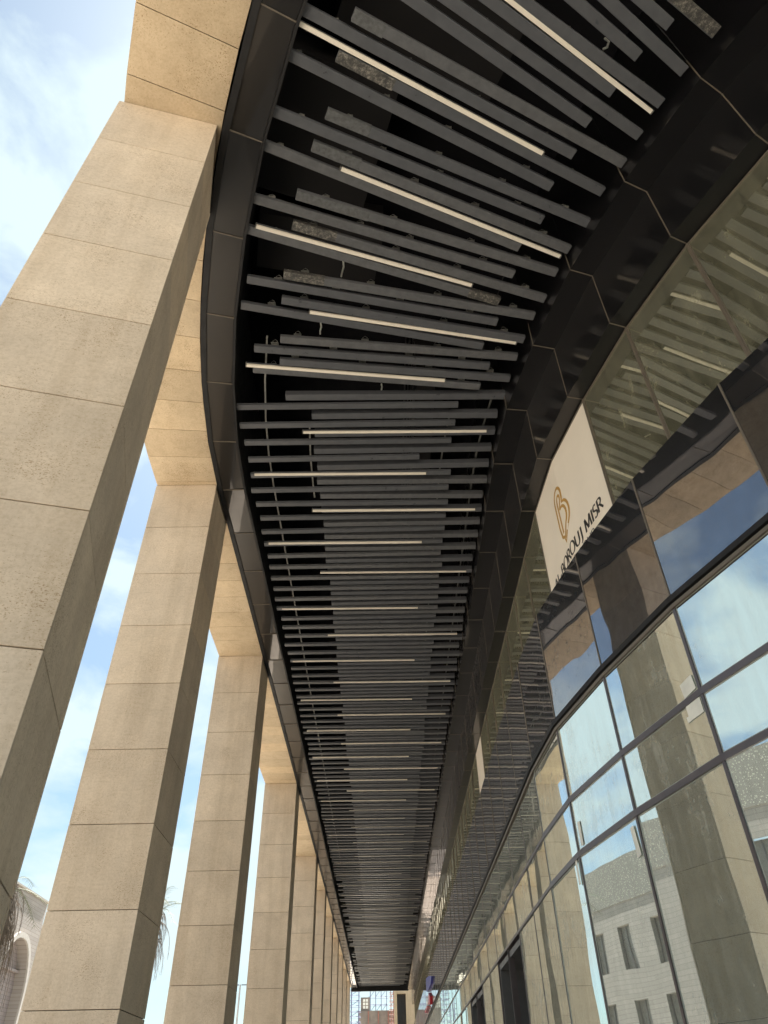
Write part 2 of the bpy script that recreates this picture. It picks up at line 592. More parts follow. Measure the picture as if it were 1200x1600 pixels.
# lower glass: three rows
row_cap = 33
mg = 0.012
layer('glass_pane', allk, RB, T2 + 0.0025, RB, zb - 0.012, M_GLASS, 0.03, mg, 0.0022, row_cap)
layer('glass_pane', allk, RB, T1 + 0.0025, RB, T2 - 0.0025, M_GLASS, 0.03, mg, 0.0022, row_cap)
layer('glass_pane', allk, RB, GZ + 0.012, RB, T1 - 0.0025, M_GLASS, 0.03, mg, 0.0022, row_cap, skip=tuple(doors))
# black band
layer('black_band_panel', allk, RB, zb + 0.004, RB, zt, M_BLACK, 0.05, 0.009, 0.002, 100)
# recess floor behind the band
layer('ledge', allk, RB - 0.007, zt - 0.004, R4 - 0.02, zt - 0.004, M_BLK, 0.02, 0.0, 0, 0)
# upper glazing
layer('upper_glass_pane', allk, R4, zt + 0.004, R4, z34 - 0.004, M_GLASS2, 0.03, 0.02, 0.002, 100, skip=(0, 1, -8))
# black stepped cladding
layer('lower_soffit_panel', allk, R4, z34, R2 + 0.0006, z34, M_PANEL, 0.02, 0.004, 0.001, 100)
layer('riser_panel', allk, R2, z34, R2, z12, M_PANEL, 0.03, 0.005, 0.0015, 100)
layer('upper_soffit_panel', allk, R2, z12, R1 + 0.0006, z12, M_PANEL, 0.02, 0.004, 0.001, 100)
layer('upper_riser_panel', allk, R1, z12, R1, 1.25, M_PANEL, 0.03, 0.005, 0.001, 60)

# seams (thin light trims) and mullions, one part per joint for the near ones
def vbar(mb, R, k, z0, z1, wd, out, inn):
    p = J(R, k) * S
    d = rdir(k)
    if 0 <= k:
        d = d
    t = Vector((-d.y, d.x))
    mb.obox(p, d, t, -out, inn, -wd / 2, wd / 2, z0 * S + CH, z1 * S + CH)
def hbar(mb, R, k, z, wd, out, inn):
    a, b_ = J(R, k) * S, J(R, k + 1) * S
    t = (b_ - a)
    L = t.length
    t.normalize()
    n = Vector((-t.y, t.x))
    if n.dot(Vector((CX * S, CY * S)) - a) < 0:
        n = -n
    mb.obox(a, t, n, 0, L, -out, inn, z * S + CH - wd / 2, z * S + CH + wd / 2)

def joint_run(name, fn, ks, m, cap):
    ks = sorted(ks, key=lambda k: abs(k - 1.5) + (0 if k <= 6 else 60))
    rest = MB()
    for i, k in enumerate(ks):
        if i < cap:
            b = MB()
            fn(b, k)
            b.build(name, m, bld)
        else:
            fn(rest, k)
    if rest.v:
        rest.build(name, m, bld)['kind'] = 'stuff'
jk = list(range(KMIN, KMAX + 1))
joint_run('mullion', lambda b, k: vbar(b, RB, k, GZ, zb - 0.010, 0.027 if k > 0 else 0.012, 0.009 if k > 0 else 0.004, 0.08), jk, M_MULL, 40)
def trans(b, k):
    hbar(b, RB, k, T2, 0.060, 0.026, 0.10)
    hbar(b, RB, k, T1, 0.062, 0.027, 0.10)
def trans_one(z):
    return lambda b, k: hbar(b, RB, k, z, 0.046 if k >= 0 else 0.032, 0.013 if k >= 0 else 0.008, 0.08)
joint_run('transom', trans_one(T2), allk, M_MULL, 40)
joint_run('transom', trans_one(T1), allk, M_MULL, 40)
M_EDGE = plain('glass_edge', (0.34, 0.36, 0.33), 0.3, 0, 0.15, 5)
def edges(b, k):
    a, c = J(RB, k) * S, J(RB, k + 1) * S
    t = c - a
    L = t.length
    t.normalize()
    n = Vector((-t.y, t.x))
    if n.dot(rdir(k)) < 0:
        n = -n
    for (z0, z1) in ((GZ + 0.012, T1 - 0.0035), (T1 + 0.0035, T2 - 0.0035), (T2 + 0.0035, zb - 0.0095)):
        za, zc = z0 * S + CH, z1 * S + CH
        for (p, q, r, s_) in ((0.020, 0.025, za, zc), (L - 0.025, L - 0.020, za, zc), (0.025, L - 0.025, za, za + 0.005), (0.025, L - 0.025, zc - 0.005, zc)):
            b.obox(a, t, n, p, q, -0.003, 0.004, r, s_)
for k in range(0, 6):
    b = MB()
    edges(b, k)
    b.build('glass_edge', M_EDGE, bld)
# dark drip ledge under the band
joint_run('band_sill', lambda b, k: hbar(b, RB, k, zb - 0.0010, 0.046, 0.038, 0.10), allk, M_BLK, 40)
joint_run('sill_trim', lambda b, k: hbar(b, RB, k, zb - 0.0075, 0.030, 0.022, 0.08), allk, M_TRIM, 40)
joint_run('band_seam', lambda b, k: vbar(b, RB, k, zb + 0.003, zt, 0.014, 0.006, 0.04), jk, M_TRIM, 60)
joint_run('upper_mullion', lambda b, k: (vbar(b, R4, k, zt, z34 - 0.001, 0.044, 0.010, 0.06), vbar(b, R4, k, zt, z34 - 0.001, 0.016, 0.018, 0.06)), [k for k in jk if k != 1], M_TRIM, 60)
joint_run('head_trim', lambda b, k: hbar(b, R4, k, z34 - 0.003, 0.022, 0.012, 0.05), allk, M_TRIM, 40)
def seam(b, k):
    d = rdir(k)
    t = Vector((-d.y, d.x))
    def rb(Ra, za, Rc, zc, wd=0.012):
        pa, pc = J(Ra, k) * S, J(Rc, k) * S
        if za == zc:
            # horizontal: from outer radius Ra to inner radius Rc, hanging 5 mm
            L = (pc - pa).length
            b.obox(pa, d, t, -0.004, L, -wd / 2, wd / 2, za * S + CH - 0.005, za * S + CH + 0.004)
        else:
            b.obox(pa, d, t, -0.005, 0.01, -wd / 2, wd / 2, za * S + CH, zc * S + CH)
    rb(R2, z34, R4, z34)
    rb(R2, z34 + 0.0007, R2, z12 - 0.0007)
    rb(R1, z12, R2, z12)
    rb(R1, z12 + 0.0007, R1, 1.03)
joint_run('panel_seam', seam, jk, M_TRIM, 60)

# interior shell behind the glass
b = MB()
for k in allk:
    a, c = J(0.75, k), J(0.75, k + 1)
    b.face([W(a.x, a.y, GZ), W(c.x, c.y, GZ), W(c.x, c.y, 0.9), W(a.x, a.y, 0.9)])
b.build('back_wall', M_INT, bld)
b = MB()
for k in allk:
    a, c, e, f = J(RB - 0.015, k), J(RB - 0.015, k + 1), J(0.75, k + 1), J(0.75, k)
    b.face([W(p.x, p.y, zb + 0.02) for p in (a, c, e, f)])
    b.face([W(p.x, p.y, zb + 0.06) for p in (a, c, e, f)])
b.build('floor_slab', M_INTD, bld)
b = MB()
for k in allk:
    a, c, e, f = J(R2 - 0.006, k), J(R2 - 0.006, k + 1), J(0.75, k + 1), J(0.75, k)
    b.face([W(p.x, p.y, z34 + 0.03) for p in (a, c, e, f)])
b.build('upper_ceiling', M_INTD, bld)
b = MB()
for k in allk:
    a, c, e, f = J(RB - 0.01, k), J(RB - 0.01, k + 1), J(0.75, k + 1), J(0.75, k)
    b.face([W(p.x, p.y, GZ + 0.004) for p in (a, c, e, f)])
b.build('shop_floor', M_FLOOR, bld)
# door portals: dark jambs, perforated side panel and a brown inner wall
for (ka, kb_) in ((-4, -3), (-8, -7)):
    b = MB()
    a, c = J(RB, ka), J(RB, kb_ + 1)
    y1, y0 = a.y * S, c.y * S
    x0 = (CX - RB) * S
    zt_ = T1 * S + CH
    b.box(x0 + 0.02, x0 + 1.4, y1 - 0.06, y1, 0.02, zt_ - 0.05)
    b.box(x0 + 0.02, x0 + 1.4, y0, y0 + 0.05, 0.02, zt_ - 0.05)
    b.box(x0 + 0.02, x0 + 1.4, y0 + 0.05, y1 - 0.06, zt_ - 0.12, zt_ - 0.05)
    b.build('door_portal', plain('portal_grey', (0.10, 0.105, 0.11), 0.5), bld)
    b = MB()
    b.box(x0 + 1.4, x0 + 1.6, y0 - 0.4, y1 + 0.4, 0.02, zt_ + 0.3)
    b.build('inner_wall', plain('inner_brown', (0.13, 0.09, 0.05), 0.8, 0, 0.3, 2), bld)
# joints where door replaces mullion: door leaf half open
    b = MB()
    b.obox((x0 + 0.1, y0 + 0.08), (math.cos(0.9), math.sin(0.9)), (-math.sin(0.9), math.cos(0.9)), 0, 0.95, 0, 0.04, 0.03, 2.3)
    dl = b.build('door_leaf', M_MULL, bld)

# paper stickers on the lower glass (u along the joints, v height)
def sticker(u, v, wu, hv, rot=0.0):
    k = math.floor(u)
    p = JP(RB, u)
    a, c = J(RB, k), J(RB, k + 1)
    t = (c - a).normalized()
    n = Vector((t.y, -t.x))
    if n.dot(Vector((CX, CY)) - a) > 0:
        n = -n
    o = W(p.x, p.y, v) + Vector((n.x, n.y, 0)) * 0.006
    T = Vector((t.x, t.y, 0))
    Z = Vector((0, 0, 1))
    T2_ = T * math.cos(rot) + Z * math.sin(rot)
    Z2_ = Z * math.cos(rot) - T * math.sin(rot)
    b = MB()
    N = Vector((n.x, n.y, 0)) * 0.002
    P = [o - T2_ * wu - Z2_ * hv, o + T2_ * wu - Z2_ * hv, o + T2_ * wu + Z2_ * hv, o - T2_ * wu + Z2_ * hv]
    b.hexa(P + [q + N for q in P])
    za = T2 + 0.0025 if v > T2 else (T1 + 0.0025 if v > T1 else GZ + 0.012)
    b.build('paper_sticker', M_PAPER, PANES.get(('glass_pane', round(za, 3), k), bld))
sticker(2.90, 0.2925, 0.075, 0.055, 0.1)
sticker(2.90, 0.271, 0.085, 0.055)
sticker(2.82, 0.2365 + 0.03, 0.02, 0.02)
sticker(1.92, 0.1995, 0.03, 0.11, 0.1)
sticker(1.10, 0.2405, 0.025, 0.10)
sticker(0.90, 0.207, 0.025, 0.10)

# ------------------------------------------------------------------ the vinyl sign in the upper glazing
sgn = thing('sign_panel', W(JP(R4, 1).x, JP(R4, 1).y, zt), 'large cream sign with gold monogram and black lettering among the dusty upper panes', 'sign')
SO = 0.006
def sp(u, v, off=0.0):
    p = JP(R4, u)
    k = math.floor(u)
    a_ = chord_ang(k)
    c = Vector((math.cos(a_), math.sin(a_)))
    p = p - c * ((0.012 + off) / S)
    return W(p.x, p.y, v)
b = MB()
for u0, u1 in ((0.02, 1.0), (1.0, 1.98)):
    P = [sp(u0, zt - 0.002), sp(u1, zt - 0.002), sp(u1, z34 - 0.006), sp(u0, z34 - 0.006)]
    Q = [sp(u0, zt - 0.002, -0.02), sp(u1, zt - 0.002, -0.02), sp(u1, z34 - 0.006, -0.02), sp(u0, z34 - 0.006, -0.02)]
    b.hexa(P + Q)
b.build('sign_face', M_SIGN, sgn)
UW = 0.1335   # module width in layout units
def stroke(mb, pts, w0, closed=False, w1=None, off=0.002):
    """flat ribbon on the sign; pts in layout units (x from u=0, v height)"""
    n = len(pts)
    L, Rr = [], []
    for i in range(n):
        if closed:
            a, c = pts[(i - 1) % n], pts[(i + 1) % n]
        else:
            a, c = pts[max(i - 1, 0)], pts[min(i + 1, n - 1)]
        d = Vector((c[0] - a[0], c[1] - a[1]))
        if d.length < 1e-9:
            d = Vector((1, 0))
        d.normalize()
        nn = Vector((-d.y, d.x))
        # broad-nib pen: thick verticals, thin horizontals
        wd = w0 if w1 is None else (w1 + (w0 - w1) * abs(d.y) ** 1.3)
        L.append((pts[i][0] + nn.x * wd / 2, pts[i][1] + nn.y * wd / 2))
        Rr.append((pts[i][0] - nn.x * wd / 2, pts[i][1] - nn.y * wd / 2))
    for i in range(n if closed else n - 1):
        j = (i + 1) % n
        P = [L[i], L[j], Rr[j], Rr[i]]
        A = [sp(q[0] / UW, q[1], off) for q in P]
        B_ = [sp(q[0] / UW, q[1], 0.0005) for q in P]
        mb.hexa(B_ + A)
def arc(cx, cy, rx, ry, a0, a1, n=10):
    return [(cx + rx * math.cos(R_(a0 + (a1 - a0) * i / n)), cy + ry * math.sin(R_(a0 + (a1 - a0) * i / n))) for i in range(n + 1)]
GL = {
 'A': (0.95, [[(0, 0), (0.45, 1)], [(0.45, 1), (0.92, 0)], [(0.17, 0.34), (0.75, 0.34)]]),
 'L': (0.62, [[(0.1, 1), (0.1, 0)], [(0.1, 0.02), (0.55, 0.02)]]),
 'B': (0.72, [[(0.1, 0), (0.1, 1)], [(0.1, 0.98), (0.3, 0.98)] + arc(0.3, 0.76, 0.26, 0.22, 90, -90) + [(0.1, 0.54)], [(0.1, 0.54), (0.34, 0.54)] + arc(0.34, 0.28, 0.30, 0.26, 90, -90) + [(0.1, 0.02)]]),
 'O': (1.05, [arc(0.5, 0.5, 0.42, 0.5, 0, 360, 24)]),
 'R': (0.78, [[(0.1, 0), (0.1, 1)], [(0.1, 0.98), (0.32, 0.98)] + arc(0.32, 0.74, 0.28, 0.24, 90, -90) + [(0.1, 0.5)], [(0.34, 0.5), (0.74, 0)]]),
 'U': (0.88, [[(0.1, 1), (0.1, 0.35)] + arc(0.42, 0.33, 0.32, 0.33, 180, 360) + [(0.74, 1)]]),
 'J': (0.50, [[(0.3, 1), (0.3, 0.1)] + arc(0.08, 0.1, 0.22, 0.3, 0, -100, 6)]),
 'M': (1.12, [[(0.08, 0), (0.14, 1)], [(0.14, 1), (0.52, 0.1)], [(0.52, 0.1), (0.90, 1)], [(0.90, 1), (0.98, 0)]]),
 'I': (0.34, [[(0.15, 0), (0.15, 1)]]),
 'S': (0.66, [arc(0.3, 0.75, 0.22, 0.24, 40, 230, 8) + [(0.32, 0.5)] + arc(0.3, 0.25, 0.24, 0.25, 50, -140, 8)]),
 'G': (0.95, [arc(0.48, 0.5, 0.42, 0.5, 45, 330, 18), [(0.86, 0.45), (0.86, 0.1)]]),
 'P': (0.70, [[(0.1, 0), (0.1, 1)], [(0.1, 0.98), (0.32, 0.98)] + arc(0.32, 0.72, 0.28, 0.26, 90, -90) + [(0.1, 0.46)]]),
 '-': (0.50, [[(0.08, 0.42), (0.40, 0.42)]]),
 ' ': (0.42, []),
}
def write(text, x0, x1, v0, h, m, name):
    tot = sum(GL[c][0] for c in text)
    sx = (x1 - x0) / tot
    x = x0
    grp = bpy.data.objects.new(name, None)
    scene.collection.objects.link(grp)
    grp.parent = sgn
    for c in text:
        wd, sts = GL[c]
        b = MB()
        for s in sts:
            pts = []
            for i in range(len(s)):
                pts.append(s[i])
            stroke(b, [(x + q[0] * sx, v0 + q[1] * h) for q in pts], 0.0042 * h / 0.0205, False, 0.0020 * h / 0.0205)
        x += wd * sx
        if b.v:
            b.build('letter', m, grp)
# seen from the street the lettering runs from the far end (u=0) towards the near end
write('AL-BOROUJ MISR', 0.20 * UW, 1.83 * UW, 0.6490, 0.0215, M_INK, 'lettering')
write('GROUP', 1.02 * UW, 1.55 * UW, 0.6310, 0.0105, M_INK, 'small_lettering')
# gold monogram: an outlined B ending in a point
lx, lw_, lv, lh = 0.765 * UW, 0.40 * UW, 0.690, 0.100
def LP(p):
    return (lx + p[0] * lw_, lv + p[1] * lh)
outer = [(0.10, 0.10), (0.02, 0.30), (0.02, 0.80)] + arc(0.34, 0.80, 0.32, 0.20, 180, 10, 10) + [(0.64, 0.70), (0.60, 0.63)] + \
        arc(0.52, 0.38, 0.42, 0.26, 62, -50, 9) + [(0.52, 0.05), (0.30, -0.06), (0.24, 0.06), (0.10, 0.10)]
inner = [(0.24, 0.14), (0.22, 0.72)] + arc(0.37, 0.76, 0.14, 0.09, 180, -60, 9) + [(0.34, 0.58)] + \
        arc(0.42, 0.38, 0.32, 0.20, 100, -60, 9) + [(0.42, 0.10), (0.30, 0.02)]
spine = [(0.10, 0.10), (0.12, 0.78)] + arc(0.35, 0.79, 0.22, 0.14, 180, 100, 5)
b = MB()
stroke(b, [LP(p) for p in outer], 0.0052, False, 0.0048)
stroke(b, [LP(p) for p in inner], 0.0052, False, 0.0048)
b.build('gold_monogram', M_GOLD, sgn)

s2 = MB()
P = [W(*(J(R4, -8) - Vector((0.0015, 0))), zt), W(*(J(R4, -7) - Vector((0.0015, 0))), zt), W(*(J(R4, -7) - Vector((0.0015, 0))), z34 - 0.004), W(*(J(R4, -8) - Vector((0.0015, 0))), z34 - 0.004)]
s2.hexa(P + [p + Vector((0.02, 0, 0)) for p in P])
b = s2.build('sign_panel', M_SIGN)
tag(b, 'small blank cream panel filling one upper window, beyond the lettered sign', 'sign')

# ------------------------------------------------------------------ left fascia of the canopy
def FX(Y, off=0.0):
    """inner/outer fascia curve: x at depth Y for radius 2.0 - off"""
    if Y >= 1.1:
        return Vector((-0.33 + off, Y))
    r = 2.0
    a = math.asin(min(0.999, (1.1 - Y) / r))
    return Vector((1.67 - (r - off) * math.cos(a), 1.1 - (r - off) * math.sin(a)))
YE = 8.45
canopy = thing('canopy', W(-0.05, 1.0, 1.0), 'long black canopy ceiling between the stone columns and the glass front', 'canopy')
fj = [-0.75, -0.61, -0.47, -0.33, -0.19, -0.05, 0.10, 0.245, 0.385, 0.525, 0.665, 0.805, 0.95, 1.09]
y = 1.09
while y < YE - 0.15:
    y += 0.1435
    fj.append(y)
fj.append(YE)
rest = MB()
for i in range(len(fj) - 1):
    a, c = fj[i], fj[i + 1]
    g = 0.0007
    P = [FX(a + g, 0.010), FX(c - g, 0.010), FX(c - g, 0.053), FX(a + g, 0.053)]
    dz = random.gauss(0, 0.0003)
    Q = [W(p.x, p.y, 0.993 + (dz if j < 2 else -dz)) for j, p in enumerate(P)]
    b = MB()
    b.hexa(Q + [q + Vector((0, 0, 0.03)) for q in Q])
    b.build('fascia_panel', M_FASC, canopy, origin=Q[0])
# black outer lip and inner upstand
b = MB()
for i in range(len(fj) - 1):
    for (o0, o1, z0, z1) in ((0.0008, 0.0100, 0.990, 1.31), (0.0535, 0.0575, 0.992, 1.25)):
        a, c = fj[i], fj[i + 1]
        P = [FX(a, o0), FX(c, o0), FX(c, o1), FX(a, o1)]
        b.hexa([W(p.x, p.y, z0) for p in P] + [W(p.x, p.y, z1) for p in P])
b.build('fascia_frame', M_BLK, canopy)
for i in range(5, len(fj) - 1):
    b = MB()
    p, q = FX(fj[i], 0.009), FX(fj[i], 0.054)
    d = (q - p).normalized()
    t = Vector((-d.y, d.x))
    b.obox(p * S, d, t, 0, 0.36, -0.006, 0.006, 0.9915 * S + CH, 0.996 * S + CH)
    b.build('fascia_seam', M_TRIM, canopy)
# void above the slats
b = MB()
for i in range(len(fj) - 1):
    a, c = fj[i], fj[i + 1]
    p, q = FX(a, 0.0575), FX(c, 0.0575)
    def far(P_):
        if P_.y >= 1.0:
            return Vector((CX - R1, P_.y))
        d = (Vector((CX, CY)) - P_).normalized()
        tt = (Vector((CX, CY)) - P_).length - R1
        return P_ + d * tt
    r, s = far(q), far(p)
    b.face([W(p.x, p.y, 1.25), W(q.x, q.y, 1.25), W(r.x, r.y, 1.25), W(s.x, s.y, 1.25)])
    b.face([W(p.x, p.y, 1.29), W(q.x, q.y, 1.29), W(r.x, r.y, 1.29), W(s.x, s.y, 1.29)])
b.build('deck', M_VOID, canopy)
# ribbed strip of the deck seen on the right, and boxed ducts
b = MB()
for j in range(9):
    off = 0.10 + j * 0.0075
    b.box((0.225 - off) * S, (0.2215 - off) * S, 0.9 * S, YE * S, 1.235 * S + CH, 1.2485 * S + CH)
b.build('deck_rib', M_DUCT, canopy)
b = MB()
def boxed(y0, y1, x0, x1, z0, ang):
    o = (x0 * S, y0 * S)
    ux = (math.cos(ang), math.sin(ang))
    uy = (-math.sin(ang), math.cos(ang))
    b.obox(o, ux, uy, 0, (x1 - x0) * S, 0, (y1 - y0) * S, z0 * S + CH, 1.249 * S + CH)
boxed(0.34, 0.55, -0.13, 0.05, 1.16, R_(18))
boxed(0.58, 0.68, -0.19, 0.02, 1.15, R_(11))
boxed(0.20, 0.33, 0.0, 0.25, 1.17, R_(24))
boxed(0.9, 1.6, 0.08, 0.12, 1.14, 0)
b.build('duct', M_DUCT, canopy)
# end closure
b = MB()
b.box(-0.335 * S, 0.235 * S, YE * S, (YE + 0.03) * S, 0.965 * S + CH, 1.3 * S + CH)
b.build('end_fascia', M_BLK, canopy)
# unseen roof slab, extended to stop sun and sky leaking in
b = MB()
b.box(-0.345 * S, 0.70 * S, 1.0 * S, YE * S, 1.31 * S + CH, 1.40 * S + CH)
for i in range(14):
    a, c = fj[i], fj[i + 1]
    if a >= 1.0:
        break
    c = min(c, 1.0)
    P = [FX(a, -0.02), FX(c, -0.02)]
    Q = [p + (Vector((CX, CY)) - p) * 0.55 for p in P]
    b.hexa([W(p.x, p.y, 1.31) for p in (P[0], P[1], Q[1], Q[0])] + [W(p.x, p.y, 1.40) for p in (P[0], P[1], Q[1], Q[0])])
b.build('roof_slab', M_BLK, canopy)

# carrier rails above the slats
def rail(off, y0, y1, label, dz=1.03):
    b = MB()
    yy = y0
    pts = []
    while yy < y1:
        p = FX(yy, off)
        pts.append(W(p.x, p.y, dz))
        yy += 0.1 if yy < 1.3 else 0.6
    p = FX(y1, off)
    pts.append(W(p.x, p.y, dz))
    for i in range(len(pts) - 1):
        b.bar(pts[i], pts[i + 1], 0.022, 0.03)
    o = b.build('carrier_rail', M_RAIL if off < 0.3 else M_GALV)
    tag(o, label, 'ceiling rail', 'rails that carry the ceiling slats')
rail(0.108, 0.72, 4.0, 'thin light steel rail running above the slats nearest the stone columns')
rail(0.192, 0.93, 1.16, 'thin light steel rail crossing above the slats, second from the stone columns')
rail(0.458, 0.86, 3.0, 'thin steel rail above the slats, second from the glass front', 1.02)
rail(0.528, 0.80, 3.2, 'dull steel rail above the right slat ends, closest to the glass front', 1.022)

# ------------------------------------------------------------------ slats and light bars
def slat(p, q, wd, h, m, z=1.0):
    b = MB()
    P, Q = W(p[0], p[1], z), W(q[0], q[1], z)
    b.bar(P, Q, wd, h)
    return b.build('slat', m, origin=(P + Q) / 2, bevel=0.004)

CAMX = Matrix((rt, fw, up))
def atz(px, py, z):
    r = CAMX @ Vector((px - 600, py - 800, 1115.0))
    return Vector((r.x * z / r.z, r.y * z / r.z))
# measured on the plane of the slats (layout units): left end, right end, wide?, film
# left end and right end as seen against the ceiling plane, film patch along the slat, label
NP = [
 ((460, 8), (897, 243), None, 'grey slat lying right above the light bar nearest the upper left corner of the canopy'),
 ((432, 75), (862, 292), None, 'grey slat two below the upper left light bar, starting close to the black fascia'),
 ((552, 24), (975, 258), (0.0, 0.10), 'grey slat with a pale chipped left end, above the upper left light bar'),
 ((527, 88), (942, 302), (0.0, 0.19), 'grey slat with mottled silver film, just under the upper left light bar'),
 ((420, 172), (848, 345), None, 'plain grey slat starting near the black fascia, above the slat that touches the fascia'),
 ((397, 222), (812, 388), None, 'grey slat whose left end touches the black fascia beside its upper seam'),
 ((510, 178), (922, 350), (0.0, 0.15), 'grey slat with a dusty chipped left end, well above the second light bar'),
 ((488, 228), (890, 390), (0.0, 0.17), 'grey slat with a smeared silver left end, lying just above the second light bar'),
 ((392, 310), (803, 430), None, 'plain grey slat starting near the fascia, just above the third light bar'),
 ((463, 305), (870, 428), (0.0, 0.26), 'grey slat with a long dusty left end, between the second and third light bars'),
 ((382, 358), (780, 472), (0.87, 1.0), 'grey slat below the third light bar with silver film on its right end'),
 ((457, 352), (852, 468), (0.0, 0.16), 'grey slat with a silver film patch right behind the third light bar'),
 ((386, 438), (777, 505), None, 'plain grey slat starting near the fascia between the third and fourth light bars'),
 ((443, 430), (835, 495), (0.0, 0.155), 'grey slat with a bright speckled film patch on its left end'),
 ((376, 477), (755, 541), None, 'grey slat that passes under the fourth light bar and starts near the fascia'),
 ((440, 470), (819, 532), None, 'grey slat starting just left of the fourth light bar and lying right above it'),
 ((438, 532), (808, 560), None, 'broad grey slat, first below the fourth light bar'),
 ((397, 545), (765, 573), None, 'grey slat whose left end carries the upper end of a thin steel rail'),
 ((437, 565), (797, 592), None, 'grey slat just above the fifth light bar, ending near the glass'),
 ((395, 578), (750, 605), None, 'grey slat right under the fifth light bar, starting near the fascia'),
]
NS = []
for (a, c, film, lab) in NP:
    p, q = atz(*a, 1.0), atz(*c, 1.0)
    NS.append((tuple(p), tuple(q), 0, film, lab))
NS2 = []
# upper right slats from their photo ends
UR = [
 ((640, 0), (920, 195), None, 'grey slat crossing the top edge, third left of the upper right light bar'),
 ((700, 0), (1000, 213), None, 'long grey slat crossing the top edge, second left of the upper right light bar'),
 ((765, 0), (958, 145), None, 'grey slat lying against the left side of the upper right light bar'),
 ((815, 0), (1034, 162), None, 'grey slat lying against the right side of the upper right light bar'),
 ((895, 0), (998, 90), None, 'short grey slat end right of the upper right light bar, beside a loose white cable'),
 ((950, 0), (1070, 112), None, 'grey slat ending near the black wall panels at the top right'),
 ((1005, 0), (1048, 38), None, 'stub of a grey slat at the top edge next to the scuffed silver slat'),
 ((1062, 0), (1120, 50), (0.8, 1.0), 'slat with a scuffed silver end, farthest right at the top edge'),
]
for (a, c, film, lab) in UR:
    p, q = atz(*c, 1.0), atz(*a, 1.0)
    d = (q - p).normalized()
    NS.append((tuple(p + d * 0.41), tuple(p), 0, film, lab))

M_WIRE = M_RAIL
def hanger(b, P):
    """bent wire clip rising from the back of a slat"""
    r = 0.0045
    b.tube([P + Vector((0.03, 0, 0.0)), P + Vector((0.03, 0, 0.16)), P + Vector((0.0, 0, 0.19)), P + Vector((-0.03, 0, 0.16)), P + Vector((-0.03, 0, 0))], r, 5)
    b.bar(P + Vector((-0.05, 0, 0.09)), P + Vector((0.05, 0, 0.09)), 0.05, 0.012)
for (a, c, wide, film, lab) in NS:
    jig = random.uniform(-0.0015, 0.0015)
    o = slat((a[0], a[1] + jig), (c[0], c[1] + jig), 0.108, 0.058, random.choice((M_SLAT, M_SLAT, M_SLAT2)))
    tag(o, lab, 'slat', 'slats of the canopy ceiling')
    A, C = W(a[0], a[1], 1.0), W(c[0], c[1], 1.0)
    for f in (0.10, 0.36, 0.62, 0.90):
        hb = MB()
        f2 = f + random.uniform(-0.04, 0.04)
        hanger(hb, A.lerp(C, f2) + Vector((0, 0, 0.05)))
        hb.build('hanger_clip', M_WIRE, o)
    if film:
        f0, f1 = film
        fb = MB()
        P, Q = A.lerp(C, f0), A.lerp(C, f1)
        P.z -= 0.002
        Q.z -= 0.002
        fb.bar(P, Q, 0.110, 0.061)
        fb.build('protective_film', M_FILM if any(w_ in lab for w_ in ('mottled', 'silver film', 'bright', 'scuffed')) else M_SMEAR, o)

# regular run
runs = []
n = 0
Y = 0.871
A_list, B_list = [], []
while Y < 8.40:
    A_list.append(Y)
    Y += 0.0455
Y = 0.853
while Y < 8.38:
    B_list.append(Y)
    Y += 0.0455
tagbars = [0.937, 1.052, 1.167, 1.279, 1.396, 1.553, 1.686, 1.827, 1.96, 2.076, 2.187, 2.306, 2.419, 2.54]
while tagbars[-1] < 8.2:
    tagbars.append(tagbars[-1] + 0.116)
items = [(y_, 'A') for y_ in A_list] + [(y_, 'B') for y_ in B_list]
items.sort()
INDIV = 300 - len(NS)
def ends(kind, y_):
    r = random.random()
    if kind == 'A':
        l, rr = -0.2605 + random.uniform(-0.004, 0.004), 0.147 + random.uniform(-0.004, 0.003)
        if y_ > 4.2 and r < 0.45:
            l += 0.03
    else:
        l, rr = -0.123 + random.uniform(-0.003, 0.003), 0.2235 + random.uniform(-0.003, 0.003)
        if y_ < 0.87:
            l, rr = -0.166, 0.239
        elif y_ < 0.92:
            rr = 0.226
        if y_ > 4.6 and r < 0.35:
            rr -= 0.035
    if 0.99 < y_ < 1.02 and kind == 'A':
        rr = 0.083
    return l, rr
rows = {'A': 'distant grey slat toward the columns, beyond the tenth straight-run light bar',
        'B': 'distant grey slat toward the glass, beyond the tenth straight-run light bar'}
restb = MB()
NTH = ['first', 'second', 'third', 'fourth', 'fifth', 'sixth', 'seventh', 'eighth', 'ninth', 'tenth']
seen = {}
def slat_label(y_, kind):
    side = 'columns' if kind == 'A' else 'glass'
    nb = sum(1 for t_ in tagbars if t_ < y_)
    seen[(nb, kind)] = seen.get((nb, kind), 0) + 1
    c = seen[(nb, kind)]
    if nb == 0:
        return NTH[c - 1] + ' slat toward the ' + side + ' above the first straight-run light bar'
    if nb > 9 or c > 9:
        return None
    return NTH[c - 1] + ' slat toward the ' + side + ' below the ' + NTH[nb - 1] + ' straight-run light bar'
